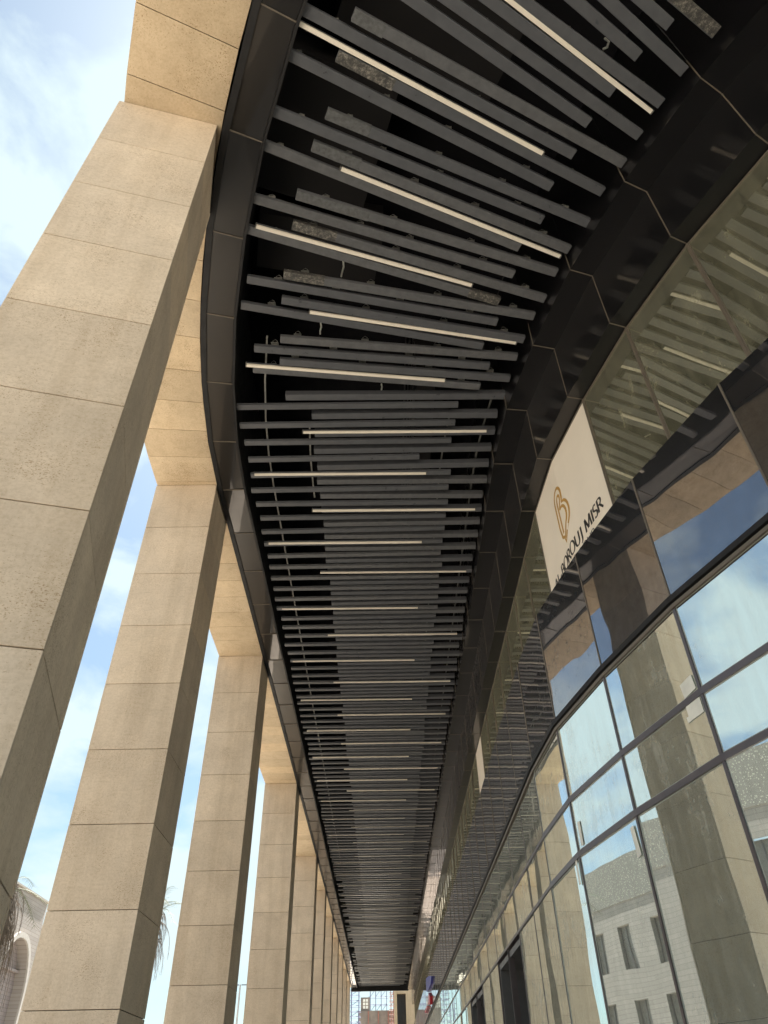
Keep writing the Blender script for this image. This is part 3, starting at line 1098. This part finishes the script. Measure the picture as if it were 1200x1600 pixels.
for i, (y_, kind) in enumerate(items):
    l, rr = ends(kind, y_)
    sk = random.gauss(0, 0.0012)
    wd, h = (0.092, 0.045) if kind == 'A' else (0.110, 0.085)
    z = 1.0 if kind == 'A' else 1.004
    p, q = (l, y_ + 0.004 - sk), (rr, y_ + 0.004 + sk)
    if i < INDIV:
        mt = M_SLAT2 if random.random() < 0.3 else M_SLAT
        if random.random() < 0.25 and kind == 'B':
            # slightly sprung slat: two lengths meeting at a small kink
            b = MB()
            mpt = ((l + rr) / 2, y_ + 0.004)
            dz = random.uniform(-0.0012, 0.0012)
            b.bar(W(p[0], p[1], z + dz), W(mpt[0], mpt[1], z), wd, h)
            b.bar(W(mpt[0], mpt[1], z), W(q[0], q[1], z + dz), wd, h)
            o = b.build('slat', mt)
        else:
            b = MB()
            b.bar(W(p[0], p[1], z), W(q[0], q[1], z), wd, h)
            o = b.build('slat', mt)
        lab_ = slat_label(y_, kind)
        tag(o, lab_ or rows[kind], 'slat', 'slats of the straight ceiling run reaching toward the ' + ('columns' if kind == 'A' else 'glass'))
    else:
        restb.bar(W(p[0], p[1], z), W(q[0], q[1], z), wd, h)
if restb.v:
    o = restb.build('slats', M_SLAT)
    o['kind'] = 'stuff'
    tag(o, 'farthest grey slats at the far end of the ceiling', 'slats')

LB = [((468, 37), (848, 240), 'long cream light bar nearest the upper left of the canopy'),
      ((533, 264), (875, 401), 'cream light bar second from the top of the photo, ending near the black wall panels'),
      ((400, 354), (737, 446), 'cream light bar starting near the black fascia, third from the top left'),
      ((484, 488), (806, 536), 'cream light bar fourth down, tilted slightly and ending toward the glass'),
      ((385, 571), (695, 595), 'cream light bar fifth down, starting at the steel rail near the fascia')]
def g_near(wd):
    return wd > 0.03
def lightbar(P, Q, lab, group=None, wd=0.042):
    P.z -= 0.006
    Q.z -= 0.006
    e = thing('light_bar', (P + Q) / 2, lab, 'light bar', group)
    b = MB()
    b.bar(P, Q, wd, 0.028)
    b.build('diffuser', M_BAR, e)
    b = MB()
    b.bar(P + Vector((0, 0, 0.030)), Q + Vector((0, 0, 0.030)), wd + 0.004, 0.03)
    b.build('housing', M_SLAT, e)
    if g_near(wd):
        d = (Q - P).normalized()
        for a_, c_ in ((P - d * 0.012, P + d * 0.002), (Q - d * 0.002, Q + d * 0.012)):
            b = MB()
            b.bar(a_ - Vector((0, 0, 0.002)), c_ - Vector((0, 0, 0.002)), wd + 0.008, 0.066)
            b.build('end_cap', M_GALV, e)
for a, c, lab in LB:
    p, q = atz(*a, 1.0), atz(*c, 1.0)
    lightbar(W(p.x, p.y, 1.0), W(q.x, q.y, 1.0), lab)
q = atz(1018, 175, 1.0)
p = atz(795, 0, 1.0)
d = (p - q).normalized()
p = q + d * 0.352
lightbar(W(p.x, p.y, 1.0), W(q.x, q.y, 1.0), 'cream light bar in the upper right running out of the top edge')
ords = ['first', 'second', 'third', 'fourth', 'fifth', 'sixth', 'seventh', 'eighth', 'ninth', 'tenth']
for i, y_ in enumerate(tagbars):
    right = (i % 2 == 0)
    l, rr = (-0.141, 0.209) if right else (-0.250, 0.098)
    if i < 10:
        lab = ords[i] + ' cream light bar of the straight run counted from the curve, set toward the ' + ('glass' if right else 'columns')
        g = None
    else:
        lab = 'thin distant light bar beyond the tenth of the straight run, set toward the ' + ('glass' if right else 'columns')
        g = 'distant light bars toward the ' + ('glass' if right else 'columns')
    yy = y_ + 0.0
    if i < 18:
        lightbar(W(l, yy, 0.9975), W(rr, yy + 0.003, 0.9975), lab, g, 0.032 if i < 4 else 0.020)
    else:
        b = MB()
        b.bar(W(l, yy, 0.9965), W(rr, yy + 0.003, 0.9975), 0.014, 0.012)
        tag(b.build('light_bar', M_BAR), lab, 'light bar', g)

# loose cables
for (x0, y0, pts, lab) in (
    (945, 62, [(945, 60), (952, 66), (950, 76), (944, 80)], 'short loose white cable curling between two slats at the top right'),
    (535, 410, [(536, 405), (537, 418), (534, 430), (533, 436)], 'loose white cable dangling above the speckled slat'),
    (500, 505, [(501, 503), (502, 512), (500, 520), (500, 526)], 'loose white cable dangling below the fourth light bar'),
    (596, 602, [(596, 600), (597, 606), (596, 612)], 'tiny loose cable end above the broad slat below the fifth light bar')):
    b = MB()
    P = []
    for i, (u, v) in enumerate(pts):
        q = atz(u, v, 1.03)
        P.append(W(q.x, q.y, 1.03) + Vector((0, 0, 0.02 * i)))
    b.tube(P, 0.012, 6)
    tag(b.build('loose_cable', M_PAPER), lab, 'cable', 'loose cables in the ceiling')

# ------------------------------------------------------------------ stone columns
CW, CD = 0.1235, 0.122
pitch = 0.1113
def column(x, y, ang, label):
    """x,y: front right (inner) corner; ang: rotation of the front face"""
    o = Vector((x, y)) * S
    ux = Vector((-math.cos(ang), -math.sin(ang)))      # to the left along the front
    uy = Vector((-math.sin(ang), math.cos(ang)))       # depth
    cpos = o + ux * CW * S / 2 + uy * CD * S / 2
    e = thing('stone_column', (cpos.x, cpos.y, 0), label, 'column', 'stone columns of the colonnade')
    core = MB()
    w_, d_ = CW * S, CD * S
    core.obox(o, ux, uy, 0.03, w_ - 0.03, 0.03, d_ - 0.03, 0.0, S + CH)
    core.build('joint_core', M_JOINT, e)
    b = MB()
    z1 = 1.0
    g = 0.004
    while z1 > GZ:
        z0 = max(z1 - pitch, GZ)
        a, c = z0 * S + CH + g, z1 * S + CH - g
        # front and back slabs run full width, side slabs stop a quirk short of them
        b.obox(o, ux, uy, 0.0, w_, 0.0, 0.029, a, c)
        b.obox(o, ux, uy, 0.0, w_, d_ - 0.029, d_, a, c)
        b.obox(o, ux, uy, 0.004, 0.029, 0.036, d_ - 0.036, a, c)
        b.obox(o, ux, uy, w_ - 0.029, w_ - 0.004, 0.036, d_ - 0.036, a, c)
        z1 -= pitch
    b.build('stone_cladding', M_STONE, e, bevel=0.003)
    return e
cl = ['nearest stone column, broad and cut by the left edge of the photo',
      'second stone column from the camera, with a wedge of blue sky on either side',
      'third stone column from the camera',
      'fourth stone column, behind the third with a thin strip of sky before it',
      'fifth stone column from the camera, its neighbour so close that no sky shows',
      'sixth stone column from the camera, a narrow strip with a dark inner side',
      'seventh stone column, a thin strip beside the dark canopy edge',
      'eighth stone column, very narrow, near the far end',
      'ninth stone column, a sliver near the far end',
      'tenth stone column, last but one before the far end',
      'eleventh stone column, last of the row']
column(-0.205, 0.385, R_(14.4), cl[0])
ys = [1.082, 1.795, 2.80, 3.81, 4.50, 5.21, 5.92, 6.63, 7.34, 8.05]
for i, y_ in enumerate(ys):
    column(-0.332, y_, 0.0, cl[i + 1])
# one more behind the camera, only ever met in reflections
c0 = column(0.13, -0.22, R_(38), 'stone column behind the camera, seen only mirrored in the glass')

# beam on the columns: soffit slabs with joints, inner and outer faces
bm = thing('stone_beam', W(-0.39, 1.0, 1.0), 'continuous beige stone beam resting on all the columns and curving toward the camera', 'beam')
b = MB(); bc = MB(); bs = MB()
def beam_seg(ya, yb, off0=-0.124, off1=-0.001):
    P = [FX(ya, off0), FX(yb, off0), FX(yb, off1), FX(ya, off1)]
    return P
yj = []
y = -0.9
while y < 8.5:
    yj.append(y)
    y += 0.0705
for i in range(len(yj) - 1):
    a, c = yj[i] + 0.0005, yj[i + 1] - 0.0005
    P = beam_seg(a, c)
    b.hexa([W(p.x, p.y, 1.0006) for p in P] + [W(p.x, p.y, 1.0045) for p in P])
    P = beam_seg(yj[i], yj[i + 1], -0.120, -0.006)
    bc.hexa([W(p.x, p.y, 1.0035) for p in P] + [W(p.x, p.y, 1.305) for p in P])
    if i % 2 == 0 and i + 2 < len(yj):
        for zz in range(3):
            z0, z1 = 1.0055 + zz * 0.111, 1.0045 + (zz + 1) * 0.111
            P = [FX(yj[i] + 0.0005, -0.1245), FX(yj[i + 2] - 0.0005, -0.1245), FX(yj[i + 2] - 0.0005, -0.1205), FX(yj[i] + 0.0005, -0.1205)]
            bs.hexa([W(p.x, p.y, z0) for p in P] + [W(p.x, p.y, z1) for p in P])
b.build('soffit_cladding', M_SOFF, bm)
bc.build('beam_core', M_JOINT, bm)
bs.build('outer_cladding', M_STONE, bm)

# ------------------------------------------------------------------ building across the street
X0 = -25.0
mall = thing('mall_building', (X0 - 8, 30, 0), 'pale brick building with tall pointed arches across the street, glimpsed at the lower left', 'building')
def wall_with(b, y0, y1, z0, z1, holes, x, mi=0):
    """wall plane at x with rectangular holes, cut into strips"""
    ysn = sorted({y0, y1, *[h[0] for h in holes], *[h[1] for h in holes]})
    for i in range(len(ysn) - 1):
        a, c = ysn[i], ysn[i + 1]
        m = (a + c) / 2
        hs = sorted([(h[2], h[3]) for h in holes if h[0] <= m <= h[1]])
        z = z0
        for (p, q) in hs:
            if p > z:
                b.face([(x, a, z), (x, c, z), (x, c, p), (x, a, p)], mi)
            z = q
        if z < z1:
            b.face([(x, a, z), (x, c, z), (x, c, z1), (x, a, z1)], mi)
holes = []
yy = 13.0
while yy < 47:
    if int((yy - 13) / 3.0) % 4 != 3:
        holes.append((yy, yy + 1.25, 7.9, 10.1))
        holes.append((yy, yy + 1.25, 3.9, 6.5))
    yy += 3.0
b = MB()
wall_with(b, -30, 49.9, 0, 11.3, holes, X0)
wall_with(b, -30, 49.9, 11.3, 13.6, [], X0 + 0.05, 1)
b.face([(X0 - 12, -30, 13.6), (X0 + 0.05, -30, 13.6), (X0 + 0.05, 49.9, 13.6), (X0 - 12, 49.9, 13.6)])
b.face([(X0 - 12, 49.9, 0), (X0, 49.9, 0), (X0, 49.9, 13.6), (X0 - 12, 49.9, 13.6)])
b.face([(X0 - 12, -30, 0), (X0, -30, 0), (X0, -30, 13.6), (X0 - 12, -30, 13.6)])
b.build('wall', [M_WBRICK, M_PERF], mall)
M_DW = plain('dim_window', (0.20, 0.19, 0.17), 0.3)
for h in holes:
    b = MB()
    b.box(X0 - 0.35, X0 - 0.3, h[0], h[1], h[2], h[3])
    for (a, c, d, e_) in ((h[0], h[0], h[2], h[3]), (h[1], h[1], h[2], h[3])):
        b.face([(X0 - 0.3, a, d), (X0, a, d), (X0, a, e_), (X0 - 0.3, a, e_)])
    wn = b.build('window', M_DW, mall)
    b = MB()
    for q in (h[0] + 0.03, (h[0] + h[1]) / 2, h[1] - 0.03):
        b.box(X0 - 0.298, X0 - 0.25, q - 0.03, q + 0.03, h[2], h[3])
    b.build('frame', M_MULL, wn)
# arched block: arches as true openings in the front wall
def arch_profile(c, hw, zs, rise, n=9):
    """pointed arch outline from left springing over the apex to the right"""
    L = []
    for i in range(n + 1):
        t = i / n
        L.append((c - hw * math.cos(t * math.pi / 2) ** 0.85, zs + rise * math.sin(t * math.pi / 2) ** 1.1))
    Rr = [(2 * c - p[0], p[1]) for p in reversed(L[:-1])]
    return L + Rr
b = MB()
ring = MB()
rec = MB()
zt2 = 14.2
arches = [(56.5, 2.35)]
yc = 49.9
for (c, hw) in arches:
    # plain strip before the arch
    b.face([(X0, yc, 0), (X0, c - hw, 0), (X0, c - hw, zt2), (X0, yc, zt2)])
    pr = arch_profile(c, hw, 8.2, 3.3)
    for i in range(len(pr) - 1):
        p, q = pr[i], pr[i + 1]
        b.face([(X0, p[0], p[1]), (X0, q[0], q[1]), (X0, q[0], zt2), (X0, p[0], zt2)])
        b.face([(X0, p[0], p[1]), (X0, q[0], q[1]), (X0 - 0.7, q[0], q[1]), (X0 - 0.7, p[0], p[1])])
        p2, q2 = (c + (p[0] - c) * 1.12, 8.2 + (p[1] - 8.2) * 1.1), (c + (q[0] - c) * 1.12, 8.2 + (q[1] - 8.2) * 1.1)
        ring.hexa([(X0, p[0], p[1]), (X0, q[0], q[1]), (X0, q2[0], q2[1]), (X0, p2[0], p2[1]), (X0 + 0.12, p[0], p[1]), (X0 + 0.12, q[0], q[1]), (X0 + 0.12, q2[0], q2[1]), (X0 + 0.12, p2[0], p2[1])])
    for s in (-1, 1):
        e0 = c + s * hw
        b.face([(X0, e0, 0), (X0 - 0.7, e0, 0), (X0 - 0.7, e0, 8.2), (X0, e0, 8.2)])
        ring.box(X0, X0 + 0.12, min(e0, e0 + s * hw * 0.12), max(e0, e0 + s * hw * 0.12), 0, 8.2)
    rec.face([(X0 - 0.7, c - hw, 0), (X0 - 0.7, c + hw, 0), (X0 - 0.7, c + hw, 11.6), (X0 - 0.7, c - hw, 11.6)])
    rec.box(X0 - 0.7, X0 - 0.45, c - hw, c + hw, 9.7, 9.85)
    yc = c + hw
b.face([(X0, yc, 0), (X0, 59.3, 0), (X0, 59.3, zt2), (X0, yc, zt2)])
b.face([(X0 - 12, 59.3, 0), (X0, 59.3, 0), (X0, 59.3, zt2), (X0 - 12, 59.3, zt2)])
b.face([(X0 - 12, 49.9, 13.6), (X0, 49.9, 13.6), (X0, 49.9, zt2), (X0 - 12, 49.9, zt2)])
b.face([(X0 - 12, 49.9, zt2), (X0, 49.9, zt2), (X0, 59.3, zt2), (X0 - 12, 59.3, zt2)])
b.build('arched_wall', M_WBRICK, mall)
ring.build('arch_moulding', plain('cream_moulding', (0.55, 0.51, 0.46), 0.8), mall)
rec.build('arch_recess', M_RECESS, mall)
b = MB()
b.box(X0 - 0.2, X0 + 0.12, 49.9, 59.4, zt2 - 0.02, zt2 + 0.1)
b.build('coping', M_FLOOR, mall)
b = MB()
b.box(X0 - 11, X0 - 0.25, 59.3, 66, 0, 12.6)
b.box(X0 - 11, X0 - 0.05, 59.3, 66.2, 12.6, 12.85)
b.build('low_wing', M_FLOOR, mall)

# ------------------------------------------------------------------ palms
M_FROND = plain('dry_frond', (0.13, 0.10, 0.07), 0.8, 0, 0.35, 5)
M_FRONDG = plain('green_frond', (0.09, 0.11, 0.045), 0.6, 0, 0.3, 5)
M_TRUNK = plain('palm_bark', (0.13, 0.095, 0.065), 0.9, 0, 0.35, 8)
def palm(x, y, h, seed, label, dry=60, rr=2.2):
    rnd = random.Random(seed)
    e = thing('palm_tree', (x, y, 0), label, 'palm tree', 'palms beyond the columns')
    b = MB()
    pts = [Vector((x + 0.12 * math.sin(i * 0.7), y, h * i / 10)) for i in range(11)]
    b.tube(pts, [0.26 - 0.012 * i + (0.03 if i % 2 else 0) for i in range(11)], 10)
    b.build('trunk', M_TRUNK, e)
    top = pts[-1]
    for nm, num, mt, down in (('dry_skirt', dry, M_FROND, True), ('crown', 9, M_FRONDG, False)):
        b = MB()
        for i in range(num):
            a = rnd.uniform(0, 2 * math.pi)
            dv = Vector((math.cos(a), math.sin(a), 0))
            if down:
                L = rnd.uniform(0.9, rr)
                out, rise, start = rnd.uniform(0.3, 1.0), rnd.uniform(0.05, 0.5), rnd.uniform(-1.6, 0.1)
                sp_ = [top + Vector((0, 0, start)) + dv * (out * math.sin(t * 1.7)) * 1.0 + Vector((0, 0, rise * math.sin(t * 3.1) - L * t ** 1.6)) for t in [j / 7 for j in range(8)]]
            else:
                L = rnd.uniform(1.8, 2.6)
                el = rnd.uniform(0.1, 1.3)
                sp_ = [top + dv * (L * t * math.cos(el * (1 - t * 0.4))) + Vector((0, 0, L * t * math.sin(el) - 1.6 * t * t)) for t in [j / 7 for j in range(8)]]
            b.tube(sp_, [0.018 - 0.0018 * j for j in range(8)], 4)
            # leaflets
            for j in range(1, 8):
                for s in (-1, 1):
                    for q in range(3):
                        p0 = sp_[j - 1].lerp(sp_[j], q / 3)
                        side = Vector((-dv.y, dv.x, 0)) * s
                        ln = rnd.uniform(0.16, 0.4) * (1 if down else 1.3)
                        tip = p0 + side * ln * (0.35 if down else 0.7) + (sp_[j] - sp_[j - 1]).normalized() * ln * 0.7 + Vector((rnd.uniform(-0.08, 0.08), rnd.uniform(-0.08, 0.08), -ln * (0.6 if down else 0.25)))
                        wv = (sp_[j] - sp_[j - 1]).normalized() * 0.014
                        b.face([p0 - wv, p0 + wv, tip])
        b.build(nm, mt, e)
palm(-15.75, 33.0, 9.2, 3, 'palm with a skirt of dry brown fronds poking out behind the nearest column', 150, 3.6)
palm(-11.25, 39.6, 9.5, 5, 'palm whose thin frond tips show past the inner edge of the second column', 40, 1.6)

# street lamp
lx_, ly_ = -0.170 * 52, 52.0
e = thing('street_lamp', (lx_, ly_, 0), 'thin white street lamp with two heads in the sky gap left of the fourth column', 'street lamp')
b = MB()
b.tube([(lx_, ly_, 0), (lx_, ly_, 4), (lx_, ly_, 8.0)], [0.09, 0.07, 0.05], 8)
b.build('pole', plain('lamp_white', (0.6, 0.6, 0.6), 0.5), e)
for s in (-1, 1):
    b = MB()
    b.box(lx_ + s * 0.10 - 0.02, lx_ + s * 0.55, ly_ - 0.03, ly_ + 0.03, 7.95, 8.0) if s > 0 else b.box(lx_ - 0.55, lx_ - 0.08, ly_ - 0.03, ly_ + 0.03, 7.95, 8.0)
    b.build('arm', M_MULL, e)
    b = MB()
    x1_ = lx_ + s * 0.62
    b.box(x1_ - 0.22, x1_ + 0.22, ly_ - 0.12, ly_ + 0.12, 7.93, 8.08)
    b.build('lamp_head', M_MULL, e, bevel=0.02)

# ------------------------------------------------------------------ far end of the walk
M_CONC = plain('raw_concrete', (0.22, 0.19, 0.165), 0.9, 0, 0.2, 1.2)
M_RED = plain('red_scaffold', (0.30, 0.13, 0.10), 0.6)
M_BLUE = plain('blue_scaffold', (0.12, 0.14, 0.26), 0.6)
YF = 96.0
site = thing('unfinished_building', (-1.2, YF, 0), 'unfinished grey concrete building wrapped in scaffolding at the far end of the walk', 'building')
b = MB()
b.box(-3.0, 1.9, YF, YF + 8, 9.3, 10.75)
b.box(-3.0, 1.9, YF + 0.8, YF + 8, 8.2, 9.3)
b.box(-3.0, 1.9, YF, YF + 8, 5.0, 8.2)
b.build('concrete_frame', M_CONC, site)
b = MB()
# block with a six pane window
b.box(-2.7, -1.7, YF + 0.2, YF + 0.6, 10.75, 12.0)
b.build('parapet_block', M_CONC, site)
for i in range(2):
    for j in range(3):
        b = MB()
        b.box(-2.45 + i * 0.32, -2.2 + i * 0.32, YF + 0.18, YF + 0.2, 10.95 + j * 0.32, 11.2 + j * 0.32)
        b.build('window', M_PAPER, site)
for i in range(4):
    b = MB()
    b.box(-1.9 + i * 1.1, -1.8 + i * 1.1, YF - 0.12, YF, 5.0, 10.7)
    b.build('column_form', M_RED, site)
def scaffold(x0, x1, z0, z1, nx, nz, y, m, label, jitter=0.0):
    e = thing('scaffold', ((x0 + x1) / 2, y, 0), label, 'scaffold', 'scaffolding at the far end')
    b = MB()
    for i in range(nx + 1):
        x = x0 + (x1 - x0) * i / nx
        for yy in (y, y + 1.2):
            b.tube([(x, yy, 0), (x, yy, z1 + random.uniform(0, 0.5))], 0.035, 5)
    b.build('standard', m, e)
    b = MB()
    for j in range(nz + 1):
        z = z0 + (z1 - z0) * j / nz
        for yy in (y - 0.05, y + 1.25):
            b.tube([(x0 - 0.2, yy, z), (x1 + 0.2, yy, z)], 0.032, 5)
        b.tube([(x0, y - 0.05, z), (x0, y + 1.25, z)], 0.03, 5)
        b.tube([(x1, y - 0.05, z), (x1, y + 1.25, z)], 0.03, 5)
    b.build('ledger', m, e)
    b = MB()
    for i in range(nx):
        xa, xb = x0 + (x1 - x0) * i / nx, x0 + (x1 - x0) * (i + 1) / nx
        for j in range(0, nz, 2):
            za, zc = z0 + (z1 - z0) * j / nz, z0 + (z1 - z0) * (j + 1) / nz
            b.tube([(xa, y - 0.1, za), (xb, y - 0.1, zc)], 0.028, 5)
    b.build('brace', m, e)
scaffold(-3.6, -2.8, 8, 15.5, 1, 16, YF - 4, M_BLUE, 'blue scaffold ladder at the far left end of the walk')
scaffold(-1.7, 0.2, 8, 14.5, 3, 9, YF + 3, M_BLUE, 'blue scaffold grid standing against the sky over the concrete slab')
scaffold(0.65, 1.25, 8, 15.5, 2, 20, YF - 2, M_RED, 'dense red scaffold tower next to the beige end wall')
# beige end wall with a dark opening
YW = 73.0
b = MB()
ew = thing('end_wall', (2.6, YW, 0), 'beige stone wall with a dark opening closing the far right end of the walk', 'building')
xw0, xw1 = 0.0092 * YW, 3.6
b.box(xw0, 1.12, YW, YW + 0.5, 5.5, 9.80)
b2 = MB()
for (x0, x1, z0, z1) in ((xw0 + 0.1, 3.6, 9.72, 12.5), (1.78, 3.6, 0, 9.72), (xw0 + 0.1, 1.02, 0, 9.72)):
    b2.box(x0, x1, YW, YW + 0.8, z0, z1)
b2.build('wall', M_SOFF, ew)
b3 = MB()
b3.box(1.02, 1.78, YW + 0.5, YW + 0.8, 0, 9.72)
for i in range(3):
    b3.box(1.06 + i * 0.24, 1.10 + i * 0.24, YW + 0.4, YW + 0.5, 0, 9.72)
b3.build('opening', plain('opening_dark', (0.09, 0.09, 0.09), 0.4), ew)

# small blue and red logo sign standing off the upper glass
e = thing('logo_sign', W(0.2755, 4.9, 0.5), 'small blue and red logo sign near the far end of the glass front', 'sign')
M_LB = plain('sign_blue', (0.02, 0.03, 0.30), 0.4)
M_LR = plain('sign_red', (0.50, 0.01, 0.03), 0.4)
xs_ = 0.205 * S
def flat_logo(pts, m, nm):
    b = MB()
    P = [Vector((xs_, q[0] * S, q[1] * S + CH)) for q in pts]
    n_ = len(P)
    o_ = [p + Vector((0.10, 0, 0)) for p in P]
    base = len(b.v)
    b.face(P)
    b.face(list(reversed(o_)))
    for i in range(n_):
        j = (i + 1) % n_
        b.face([P[i], o_[i], o_[j], P[j]])
    b.build(nm, m, e)
def yz(px, py):
    r = CAMX @ Vector((px - 600, py - 800, 1115.0))
    t_ = 0.205 / r.x
    return (r.y * t_, r.z * t_)
flat_logo([yz(670, 1525), yz(674, 1525), yz(673, 1537), yz(668, 1550), yz(666, 1549), yz(665.5, 1529)], M_LB, 'blue_block')
flat_logo([yz(669, 1551), yz(672, 1556), yz(672, 1569), yz(668.5, 1570), yz(669.5, 1560)], M_LR, 'red_stroke')
flat_logo([yz(667, 1571), yz(668.5, 1573), yz(665, 1583), yz(663, 1582)], M_LR, 'red_stroke')
